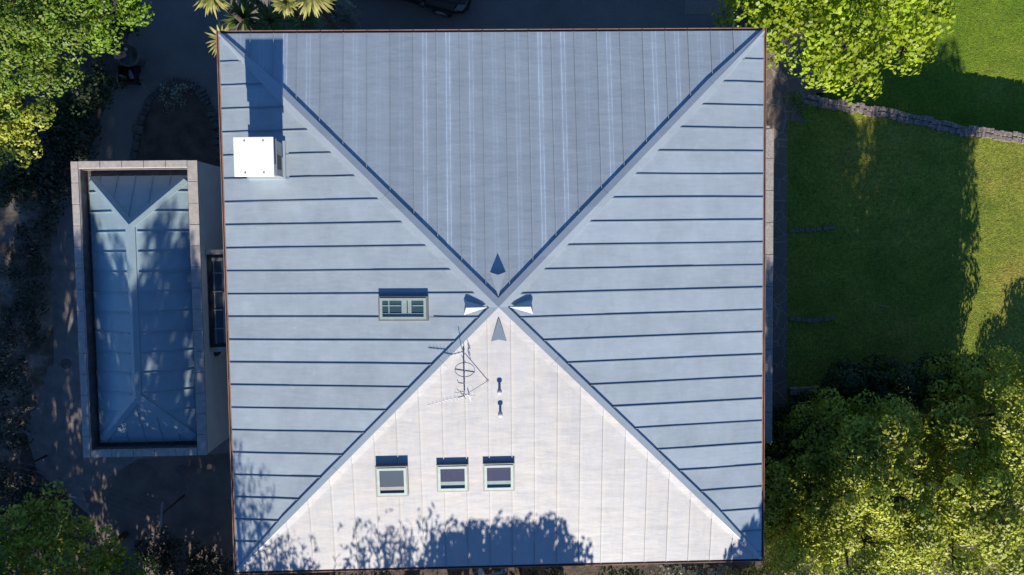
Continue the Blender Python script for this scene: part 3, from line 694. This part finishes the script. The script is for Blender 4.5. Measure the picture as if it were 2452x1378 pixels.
# wood at the south east
SE = [
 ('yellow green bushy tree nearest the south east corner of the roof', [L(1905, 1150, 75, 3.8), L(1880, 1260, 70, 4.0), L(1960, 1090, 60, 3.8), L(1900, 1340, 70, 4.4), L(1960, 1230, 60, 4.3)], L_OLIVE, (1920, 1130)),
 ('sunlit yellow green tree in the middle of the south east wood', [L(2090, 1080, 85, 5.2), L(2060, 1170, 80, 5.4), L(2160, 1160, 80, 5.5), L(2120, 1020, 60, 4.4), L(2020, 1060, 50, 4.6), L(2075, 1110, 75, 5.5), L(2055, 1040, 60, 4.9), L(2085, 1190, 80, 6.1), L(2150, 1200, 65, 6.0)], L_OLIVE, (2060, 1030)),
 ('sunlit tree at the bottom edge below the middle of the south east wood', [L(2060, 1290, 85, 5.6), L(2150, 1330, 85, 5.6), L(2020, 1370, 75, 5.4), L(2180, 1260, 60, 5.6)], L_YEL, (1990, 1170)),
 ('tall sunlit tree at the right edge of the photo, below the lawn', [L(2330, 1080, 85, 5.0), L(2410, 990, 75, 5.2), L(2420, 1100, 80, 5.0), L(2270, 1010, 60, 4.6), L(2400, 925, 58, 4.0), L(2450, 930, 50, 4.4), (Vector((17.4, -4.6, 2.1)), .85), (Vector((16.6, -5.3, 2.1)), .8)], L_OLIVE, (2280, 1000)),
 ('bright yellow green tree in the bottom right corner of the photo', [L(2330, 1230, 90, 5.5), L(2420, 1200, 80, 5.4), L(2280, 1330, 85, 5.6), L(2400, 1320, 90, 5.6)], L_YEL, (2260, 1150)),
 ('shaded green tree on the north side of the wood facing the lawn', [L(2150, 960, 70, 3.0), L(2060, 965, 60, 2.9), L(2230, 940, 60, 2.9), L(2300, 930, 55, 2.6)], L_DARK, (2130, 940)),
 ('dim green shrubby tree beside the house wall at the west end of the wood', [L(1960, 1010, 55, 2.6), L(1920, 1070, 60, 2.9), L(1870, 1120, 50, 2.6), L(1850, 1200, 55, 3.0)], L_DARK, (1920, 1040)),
]
for lab, lb, mat, b in SE:
    plant('tree', lab, 'tree', [(c + Vector((0, .0, .3 + rng.uniform(-.45, .2))), r*.93) for c, r in lb], mat, leaf=.10, density=3.3, clump=.42, base=gbase(b[0], b[1], TZ), trunk=.13, group='trees of the south east wood', skirt=(.62, .3))
plant('shrub', 'feathery dark conifer shrub at the lawn corner by the house wall', 'shrub', [L(1965, 975, 32, 1.9), L(1995, 955, 24, 1.6), L(1950, 1000, 24, 1.5)], L_DARK, leaf=.10, density=2.4, clump=.16, base=gbase(1970, 970, TZ), trunk=.04, part='foliage', aspect=.3)
# trees at the south west, in the shade of taller ones
SW = [('shaded olive green tree by the washing line at the bottom left', [L(110, 1220, 60, 3.6), L(60, 1270, 60, 4.0), L(160, 1260, 60, 4.0), L(200, 1330, 70, 4.0), L(110, 1340, 70, 4.3)], L_YEL, (150, 1180)),
      ('small green tree at the bottom edge left of the house corner', [L(290, 1340, 40, 2.6), L(340, 1375, 40, 2.6), L(240, 1380, 50, 3)], L_BRIGHT, (300, 1280)),
      ('sunlit tree in the bottom left corner of the photo', [L(10, 1300, 45, 4.0), L(-20, 1365, 60, 4.8), L(30, 1385, 50, 4.9)], L_BRIGHT, (10, 1230))]
for lab, lb, mat, b in SW: plant('tree', lab, 'tree', lb, L_OLIVE if mat is L_YEL else mat, leaf=.12, density=2.2, clump=.3, base=gbase(*b), trunk=.1)
for (px, py, r, lab) in ((440, 1345, 55, 'dark low hedge plant at the bottom edge left of the house'), (510, 1365, 50, 'dark hedge plant touching the south west house corner'), (370, 1310, 40, 'dark hedge plant at the foot of the washing line post'),
                         (30, 1150, 45, 'dark ivy mound at the left edge above the bottom left trees'), (70, 1190, 40, 'dark ivy mound between the bank and the bottom left trees')):
    plant('shrub', lab, 'shrub', [L(px, py, r, .8), L(px - r*.7, py + 12, r*.6, .6), L(px + r*.7, py + 8, r*.6, .6)], L_IVY, leaf=.10, density=2.0, clump=.22, trunk=.03, part='foliage', group='dark undergrowth south west of the house')
# planting along the south wall
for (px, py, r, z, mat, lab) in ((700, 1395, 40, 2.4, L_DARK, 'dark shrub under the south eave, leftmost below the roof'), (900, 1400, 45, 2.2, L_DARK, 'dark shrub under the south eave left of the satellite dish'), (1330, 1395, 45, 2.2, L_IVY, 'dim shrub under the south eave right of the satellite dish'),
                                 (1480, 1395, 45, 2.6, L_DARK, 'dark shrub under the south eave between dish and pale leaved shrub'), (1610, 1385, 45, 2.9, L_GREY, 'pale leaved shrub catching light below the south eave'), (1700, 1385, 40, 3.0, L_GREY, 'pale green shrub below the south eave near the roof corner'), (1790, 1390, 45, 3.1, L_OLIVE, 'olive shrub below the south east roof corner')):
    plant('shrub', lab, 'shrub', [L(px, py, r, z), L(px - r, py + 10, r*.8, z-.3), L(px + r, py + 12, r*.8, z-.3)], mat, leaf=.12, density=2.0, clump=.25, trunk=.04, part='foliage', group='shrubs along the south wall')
# taller trees south of the frame, whose shadows fall on the roofs and the yard
def tall(lab, mat, y, tops, dens=1.9, body=1.2, leaf=.17, aspect=.6, clump=.3):
    """tops: (x, height of the tip, radius) of each leading shoot; the body below fills down to the ground"""
    lb = []; bodies = []
    for (x, zt, r) in tops:
        lb.append((Vector((x, y + rng.uniform(-.2, .2), zt - r*.95)), r)); lb.append((Vector((x + rng.uniform(-.1, .1), y, zt - r*2.1)), r*1.25))
    x0 = sum(t[0] for t in tops)/len(tops); z0 = min(t[1] - t[2]*3 for t in tops)
    if body:
        span = max(.6, (max(t[0] for t in tops) - min(t[0] for t in tops))*.5)
        z = z0
        while z > 1.6:
            for k in (-.6, .6): lb.append((Vector((x0 + k*span, y + rng.uniform(-.3, .3), z)), body))
            z -= body*1.1
    return plant('tree', lab, 'tree', lb, mat, leaf=leaf, density=dens, clump=clump, base=(x0, y, 0), trunk=.16, group='tall trees south of the house', flat=1.0, aspect=aspect)
tall('tall tree far left of the row south of the house', L_DARK, -13, [(-17.4, 11.9, .8), (-16.2, 11.5, .8)])
tall('tall tree second from the left of the row south of the house', L_DARK, -14, [(-15.2, 12.2, .7), (-14.1, 12.6, .8)])
tall('tall tree south of the outbuilding west wall', L_DARK, -13, [(-13.2, 10.9, .6), (-12.3, 10.65, .3), (-11.75, 10.75, .22)])
tall('tall pointed tree south of the outbuilding ridge', L_DARK, -13.4, [(-11.3, 10.75, .35), (-10.75, 11.05, .3), (-10.25, 10.3, .3)])
tall('tall tree south of the outbuilding east wall', L_DARK, -13, [(-9.6, 11.15, .24), (-9.15, 10.7, .35), (-8.7, 10.3, .35)])
tall('tall tree behind the gap west of the house', L_DARK, -14.5, [(-7.9, 9.9, .5), (-7.1, 10.0, .5)])
tall('loose leaved tree casting flecked shade on the south west hip', L_OLIVE, -13, [(-6.8, 11.1, .38), (-6.2, 10.7, .55), (-5.7, 10.15, .5), (-5.2, 9.85, .45)], dens=1.1, aspect=.3)
tall('airy tree casting flecked shade on the south slope', L_OLIVE, -13, [(-3.55, 10.05, .4), (-3.0, 10.4, .42), (-2.35, 10.2, .4)], dens=.6, aspect=.3)
tall('airy tree beside the denser one south of the house', L_OLIVE, -13, [(-1.8, 10.5, .42), (-1.25, 10.2, .45)], dens=.6, aspect=.35)
tall('dense tree south of the satellite dish', L_DARK, -13, [(-1.15, 9.95, .35), (-.65, 10.15, .25), (-.2, 10.15, .42)], dens=2.2)
tall('dense pointed tree south of the middle of the house', L_DARK, -13, [(.4, 10.32, .34), (.85, 9.95, .3), (1.5, 9.78, .25)], body=1.0, dens=2.2)
tall('tall tree south of the south east roof corner', L_DARK, -13, [(7.2, 10.3, .55), (7.05, 9.95, .5)], dens=5, clump=.22)

# cordyline palms at the north west corner of the roof
def rosette(m, c, n, ln, wd, up=.25):
    wd *= 1.15
    for k in range(n):
        a = rng.uniform(0, 2*math.pi); el = rng.uniform(-.35, 1.2) if up < 1 else rng.uniform(.2, 1.4)
        d = Vector((math.cos(a)*math.cos(el), math.sin(a)*math.cos(el), math.sin(el))); sd = Vector((-math.sin(a), math.cos(a), 0)); l = ln*rng.uniform(.7, 1.1)
        p = []; pos = Vector(c)
        for j in range(4):
            t = j/3; wj = wd*(.6 if j == 0 else 1.0 if j < 3 else .08); p += [pos - sd*wj/2, pos + sd*wj/2]; pos = pos + (d + Vector((0, 0, -.55*t)))*l/3
        m.add(p, [(0,1,3,2),(2,3,5,4),(4,5,7,6)])
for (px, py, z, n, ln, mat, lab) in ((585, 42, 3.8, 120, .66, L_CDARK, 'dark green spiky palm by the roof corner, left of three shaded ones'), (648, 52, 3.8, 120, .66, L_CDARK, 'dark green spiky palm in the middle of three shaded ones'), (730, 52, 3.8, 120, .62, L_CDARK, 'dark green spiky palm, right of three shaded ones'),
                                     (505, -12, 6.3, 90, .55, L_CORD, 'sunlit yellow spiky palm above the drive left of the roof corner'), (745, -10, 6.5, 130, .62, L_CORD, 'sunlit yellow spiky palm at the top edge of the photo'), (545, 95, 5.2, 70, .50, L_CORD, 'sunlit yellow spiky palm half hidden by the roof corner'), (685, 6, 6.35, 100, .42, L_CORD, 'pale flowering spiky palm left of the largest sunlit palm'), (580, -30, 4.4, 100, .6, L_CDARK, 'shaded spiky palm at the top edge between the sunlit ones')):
    c = at(px, py, z)
    if px == 545: c.x = min(c.x, -7.12)
    b = Vector((c.x + rng.uniform(-.1, .1), max(c.y, 6.95) + .0, 0)) if px != 545 else Vector((c.x, c.y, 0))
    o = empty('palm', b, lab, 'palm', 'spiky palms by the roof corner'); m = MB(); rosette(m, c, n, ln, .045); m.build('crown', mat, o)
    MB().tube([b, lerp(b, c, .5) + Vector((.04, .02, 0)), c], [.10, .08, .06], 8).build('trunk', BARK, o)
plant('shrub', 'rounded grey green feathery bush right of the spiky palms', 'shrub', [L(800, 30, 42, 1.5), L(815, 60, 34, 1.2), L(770, 5, 36, 1.3), L(810, 0, 30, 1.3)], L_GREY, leaf=.13, density=6.5, clump=.2, base=gbase(805, 40), trunk=.04, part='foliage', aspect=.22)
# island bed shrub and herbs
plant('shrub', 'open grey leaved shrub in the stone edged flower bed', 'shrub', [L(410, 240, 28, .6), L(440, 225, 22, .6), L(400, 215, 18, .5)], L_GREY, leaf=.09, density=.9, clump=.2, base=gbase(415, 235), trunk=.03, part='foliage')
# bank on the west edge with ivy
q = NT('bank_earth'); n1 = q.noise(1.4, 8, .7); BANK = q.done(q.ramp(n1, [(.3, (.06, .05, .04)), (.5, (.16, .135, .11)), (.7, (.36, .31, .26))]), .95, 0, .2)
q.bump(q.noise(6, 6), .8, .06)
bm_ = MB(); nx, ny = 14, 30; bxy = {}
pA, pB = at(-160, 440, 0), at(175, 1190, 0)
vs = []
for j in range(ny):
    for i in range(nx):
        u, v = i/(nx-1), j/(ny-1); x = pA.x + (pB.x-pA.x)*u; y = pA.y + (pB.y-pA.y)*v
        edge = at(170 - 120*v - 20*math.sin(v*9), 470 + 700*v, 0).x
        z = max(-.05, min(1.2, (edge - x)*.55)) + (rng.uniform(-.05, .08) if x < edge - .1 else -.03); vs.append((x, y, z))
bm_.add(vs, [(j*nx+i, j*nx+i+1, (j+1)*nx+i+1, (j+1)*nx+i) for j in range(ny-1) for i in range(nx-1)], True)
o = bm_.build('bank', BANK); o['kind'] = 'structure'
lob = []
for (px, py, r, z) in ((80, 570, 38, .7), (115, 540, 30, .4), (60, 640, 40, .8), (75, 720, 40, .8), (40, 780, 45, 1.0), (20, 860, 45, 1.1), (30, 940, 50, .9), (20, 1040, 50, .8), (90, 800, 25, .4), (95, 640, 25, .4), (130, 490, 28, .3)): lob.append(L(px, py, r, z))
P, N, _ = lobes_leaves(lob, 1.1, .085, .2, .4); me = leaves_mesh('ivy', P, N, .085*nr.uniform(.6, 1.4, len(P)), L_IVY, .8); o = bpy.data.objects.new('ivy', me); link(o)
tag(o, 'ivy and weeds covering the shaded earth bank on the left edge', 'ivy', kind='stuff')
# tufts along the foot of the retaining wall
plant('shrub', 'low green plants at the end of the stone wall beside the paving', 'shrub', [L(1905, 250, 16, TZ+.15), L(1930, 262, 18, TZ+.12), L(1897, 232, 10, TZ+.15)], L_BRIGHT, leaf=.08, density=1.2, clump=.12, base=gbase(1915, 255, TZ), trunk=.015, part='foliage')
plant('shrub', 'small climbing plant against the house below the lime green tree', 'shrub', [L(1838, 112, 12, 1.6), L(1836, 90, 12, 1.8)], L_LIME, leaf=.12, density=1.4, clump=.16, base=gbase(1838, 115, TZ), trunk=.015, part='foliage')

# ------------------------------------------------------------------ parked car at the top edge
wh = at(1060, 27, .33)
ang = R(-17)
car = empty('car', (0, 0, 0), 'black parked car on the shaded drive at the top edge of the photo', 'car')
CP = simple('car_paint', (.012, .012, .016), (.010, .010, .013), 2, .22, 0, 0, spec=.6)
cR = Matrix.Rotation(ang, 3, 'Z'); wl = Vector((1.32, -.80, .33)); off = Vector((wh.x, wh.y, .33)) - cR @ wl
def CW(x, y, z): v = cR @ Vector((x, y, z)); return v + Vector((off.x, off.y, 0))
car.location = CW(0, 0, 0)
st_x = [(-2.15, .62, .35, .72), (-2.05, .80, .25, .95), (-1.5, .88, .2, 1.0), (-.6, .89, .2, 1.0), (.6, .89, .2, .98), (1.1, .885, .2, .93), (1.6, .85, .22, .85), (1.98, .74, .26, .74), (2.12, .55, .34, .64)]
vs = []; fs = []
for (x, hw, z0, z1) in st_x:
    prof = [(-hw*.92, z0), (-hw, (z0+z1)*.45), (-hw*.98, z1*.86), (-hw*.86, z1*.97), (-hw*.45, z1+.01), (0, z1+.02), (hw*.45, z1+.01), (hw*.86, z1*.97), (hw*.98, z1*.86), (hw, (z0+z1)*.45), (hw*.92, z0)]
    vs += [CW(x, a, b) for a, b in prof]
n = 11
for i in range(len(st_x)-1):
    for k in range(n): fs.append((i*n+k, i*n+(k+1) % n, (i+1)*n+(k+1) % n, (i+1)*n+k))
fs += [tuple(range(n)), tuple((len(st_x)-1)*n + k for k in range(n))]
MB().add(vs, fs, True).build('body', CP, car)
vs = [CW(x, s*hw, z) for (x, hw, z) in ((-1.95, .70, .96), (-1.3, .60, 1.42), (.05, .60, 1.45), (.85, .74, .96)) for s in (-1, 1)]
cb = MB().add(vs, [(0,2,3,1),(2,4,5,3),(4,6,7,5),(0,6,4,2),(1,3,5,7)]).build('cabin', CP, car)
def quad(a, b, c, d, name, mat, par): return MB().add([a, b, c, d], [(0,1,2,3)]).build(name, mat, par)
quad(CW(.16, -.56, 1.405), CW(.16, .56, 1.405), CW(.83, .66, .99), CW(.83, -.66, .99), 'windscreen', M['glass_dark'], cb)
for s in (-1, 1):
    hl_ = MB(); hl_.add([CW(*p) for p in ((1.78, s*.60, .83), (2.04, s*.50, .74), (1.97, s*.72, .72), (1.74, s*.80, .80))], [(0,1,2,3)]); o = hl_.build('headlight', simple('headlight_glass', (.22, .22, .21), (.12, .12, .12), 20, .2, .3, .1), car); o.location.z += .03
    MB().tube([CW(.75, s*.9, .98), CW(.72, s*1.02, 1.0)], [.07, .09], 8).build('mirror', CP, car)
    for x in (1.32, -1.3):
        c = CW(x, s*.80, .33); axis = cR @ Vector((0, s, 0))
        t = MB().tube([c - axis*.10, c - axis*.09, c + axis*.09, c + axis*.105], [.25, .33, .33, .27], 24).build('wheel', M['plastic_black'], car)
        MB().tube([c + axis*.106, c + axis*.115, c + axis*.10], [.22, .21, .05], 20).build('rim', simple('alloy', (.5, .5, .5), (.3, .3, .3), 30, .35, .6, 0), t)

# ------------------------------------------------------------------ small things in the yard
p = at(307, 133, .8)
tub = empty('flower_tub', (p.x, p.y, 0), 'round grey tub with pink and white flowers at the edge of the drive', 'planter')
MB().lathe((p.x, p.y, 0), [(.22, 0), (.20, .1), (.26, .48), (.35, .76), (.35, .84), (.31, .84), (.30, .74)], 28).build('tub', simple('tub_stone', (.16, .15, .14), (.10, .095, .09), 9, .9, 0, .4), tub)
P = []; N = []
for (dx, dy, r, nn) in ((-.14, -.03, .14, 70), (-.22, -.1, .07, 25)):
    q2 = nr.normal(size=(nn, 3)); q2 /= np.linalg.norm(q2, axis=1)[:, None]; P.append(np.array([p.x+dx, p.y+dy, 1.06]) + q2*r*np.array([1.2, .7, .7])); N.append(q2*.4 + np.array([0, 0, 1]))
P = np.concatenate(P); N = np.concatenate(N); N /= np.linalg.norm(N, axis=1)[:, None]
PINK = leafmat('petal_pink', (.62, .25, .22), (.80, .45, .40), .2)
o = bpy.data.objects.new('flowers', leaves_mesh('flowers', P - np.array([p.x, p.y, 0]), N, .08*nr.uniform(.7, 1.3, len(P)), PINK, .9)); link(o, tub)
q2 = nr.normal(size=(26, 3)); q2 /= np.linalg.norm(q2, axis=1)[:, None]; P = np.array([.06, .12, 1.10]) + q2*.03
o = bpy.data.objects.new('flowers', leaves_mesh('flowers', P, np.tile([0, 0, 1.0], (26, 1)), np.full(26, .06), leafmat('petal_cream', (.7, .6, .5), (.8, .72, .6), .2), .9)); link(o, tub)
lob = [(Vector((p.x+.02, p.y, .84)), .22)]
P, N, _ = lobes_leaves(lob, 1.2, .07, .1, .5); o = bpy.data.objects.new('foliage', leaves_mesh('foliage', P - np.array([p.x, p.y, 0]), N, .07*nr.uniform(.6, 1.3, len(P)), L_IVY, .7)); link(o, tub)
p = at(308, 180, .3)
cr = empty('garden_trolley', (p.x, p.y, 0), 'dark garden trolley with grey bundles standing below the round flower tub', 'trolley')
m = rframe(MB(), p.x-.27, p.x+.27, p.y-.28, p.y+.28, (.03, .03, .03, .03), .18, .46); m.box(p.x-.27, p.x+.27, p.y-.28, p.y+.28, .15, .18); m.build('tray', M['plastic_black'], cr)
m = MB(); m.tube([(p.x+.1, p.y+.12, .40), (p.x+.14, p.y-.02, .46), (p.x+.17, p.y-.14, .40)], [.05, .07, .08], 10); m.tube([(p.x-.22, p.y-.05, .44), (p.x-.02, p.y-.12, .44)], .045, 8); m.build('bundle', simple('sackcloth', (.22, .21, .20), (.14, .135, .13), 9, .95), cr)
m = MB(); m.tube([(p.x+.27, p.y-.2, .3), (p.x+.45, p.y-.26, .42), (p.x+.72, p.y-.66, .5)], .02, 8); m.tube([(p.x+.40, p.y-.16, .45), (p.x+.58, p.y-.10, .47)], .02, 8); m.build('handle', simple('worn_wood', (.22, .18, .15), (.15, .12, .1), 9, .8), cr)
for sx in (-.24, .24):
    for sy in (-.2, .2): MB().tube([(p.x+sx-.02*np.sign(sx), p.y+sy, .09), (p.x+sx+.03*np.sign(sx), p.y+sy, .09)], .09, 14).build('wheel', M['plastic_black'], cr)
# washing line
c0, c1_ = at(390, 1203, 1.9), at(385, 1260, 1.9); d0, d1 = at(40, 1100, 1.9), at(25, 1160, 1.9)
wlo = empty('washing_line', (c0.x, (c0.y+c1_.y)/2, 0), 'washing line with a pale crossbar and several faint cords over the shaded yard', 'washing line')
POST = simple('post_grey', (.30, .29, .28), (.22, .21, .2), 9, .8)
MB().bar(c0, c1_, .06, .06).build('crossbar', POST, wlo); mm = lerp(c0, c1_, .5); MB().tube([(mm.x, mm.y, 0), (mm.x, mm.y, 1.9)], .035, 10).build('post', BARK, wlo)
MB().bar(d0, d1, .06, .06).build('crossbar', BARK, wlo); mm = lerp(d0, d1, .5); MB().tube([(mm.x, mm.y, 0), (mm.x, mm.y, 1.9)], .035, 10).build('post', BARK, wlo)
for k in range(5):
    a, b = lerp(c0, c1_, .08 + k*.21), lerp(d0, d1, .08 + k*.21); MB().tube([lerp(a, b, t) + Vector((0, 0, .04 - .25*4*t*(1-t))) for t in np.linspace(0, 1, 9)], .005, 5).build('cord', simple('cord', (.2, .2, .22), (.16, .16, .17), 9, .9, 0, 0) if k == 0 else bpy.data.materials['cord'], wlo)
# round stone discs set in the yard
DISC = simple('disc_stone', (.13, .125, .12), (.09, .085, .08), 8, .9, 0, .4)
for (px, py, lab) in ((158, 872, 'round pale cover in the paving west of the outbuilding'), (435, 1127, 'round pale cover in the dark ground south of the outbuilding')):
    p = at(px, py, .02); o = MB().lathe((p.x, p.y, 0), [(.17, 0), (.17, .022), (.155, .03), (.14, .024)], 24).build('drain_cover', DISC, origin=(p.x, p.y, 0)); tag(o, lab, 'drain cover', 'round covers in the yard')
# round barrel by the side wall
p = at(1845, 1050, 1.7)
br_ = empty('water_butt', (p.x, p.y, TZ), 'round dark water butt with a flat lid between the house wall and the wood', 'water butt')
MB().lathe((p.x, p.y, TZ), [(.30, 0), (.36, .3), (.36, .6), (.32, .8)], 28).build('barrel', M['plastic_black'], br_); MB().lathe((p.x, p.y, TZ), [(.34, .8), (.345, .83), (.30, .85), (.05, .86)], 28).build('lid', simple('lid', (.055, .052, .055), (.04, .038, .04), 8, .7), br_)
# fallen curved stick on the lawn
p = at(2113, 738, TZ); m = MB().tube([p + Vector((-.22, -.08, .02)), p + Vector((-.12, .06, .03)), p + Vector((.05, .07, .03)), p + Vector((.20, -.0, .03))], [.008, .012, .012, .016], 6); o = m.build('stick', simple('dry_stick', (.30, .28, .22), (.2, .18, .15), 9, .9), origin=p); tag(o, 'pale curved stick lying on the shaded lawn', 'stick')

# low pale stone edgings running into the lawn from the side path
for (pts, lab) in (([(1888, 553), (1940, 550), (1998, 545)], 'thin pale stone edging in the shaded lawn, the one farther from the wood'), ([(1890, 762), (1945, 768), (2000, 762)], 'thin pale stone edging in the shaded lawn, the one nearer the wood')):
    P = pxs(pts, TZ); m = MB()
    for a, b in zip(P[:-1], P[1:]):
        for j in range(4): m.bar(lerp(a, b, (j+.06)/4), lerp(a, b, (j+.94)/4), rng.uniform(.08, .14), rng.uniform(.02, .06), (0,0,1), .05)
    e0 = empty('stone_edging', P[0], lab, 'edging', 'stone edgings in the lawn'); m.build('edging_stone', simple('edging_rock', (.20, .175, .155), (.12, .10, .09), 9, .9) if 'edging_rock' not in bpy.data.materials else bpy.data.materials['edging_rock'], e0)

P = pxs([(1888, 937), (1960, 932), (2060, 926), (2160, 918), (2260, 908), (2345, 901)], TZ); m = MB()
for a, b in zip(P[:-1], P[1:]):
    n = max(1, int((b-a).length/.3))
    for j in range(n): m.bar(lerp(a, b, (j+.02)/n), lerp(a, b, (j+.98)/n), rng.uniform(.2, .27), rng.uniform(.10, .16), (0,0,1), .05)
e0 = empty('low_wall', P[2], 'low shaded stone wall along the foot of the lawn in front of the wood', 'wall'); bevel(m.build('wall_stone', bpy.data.materials['capstone'], e0), .03, 2)
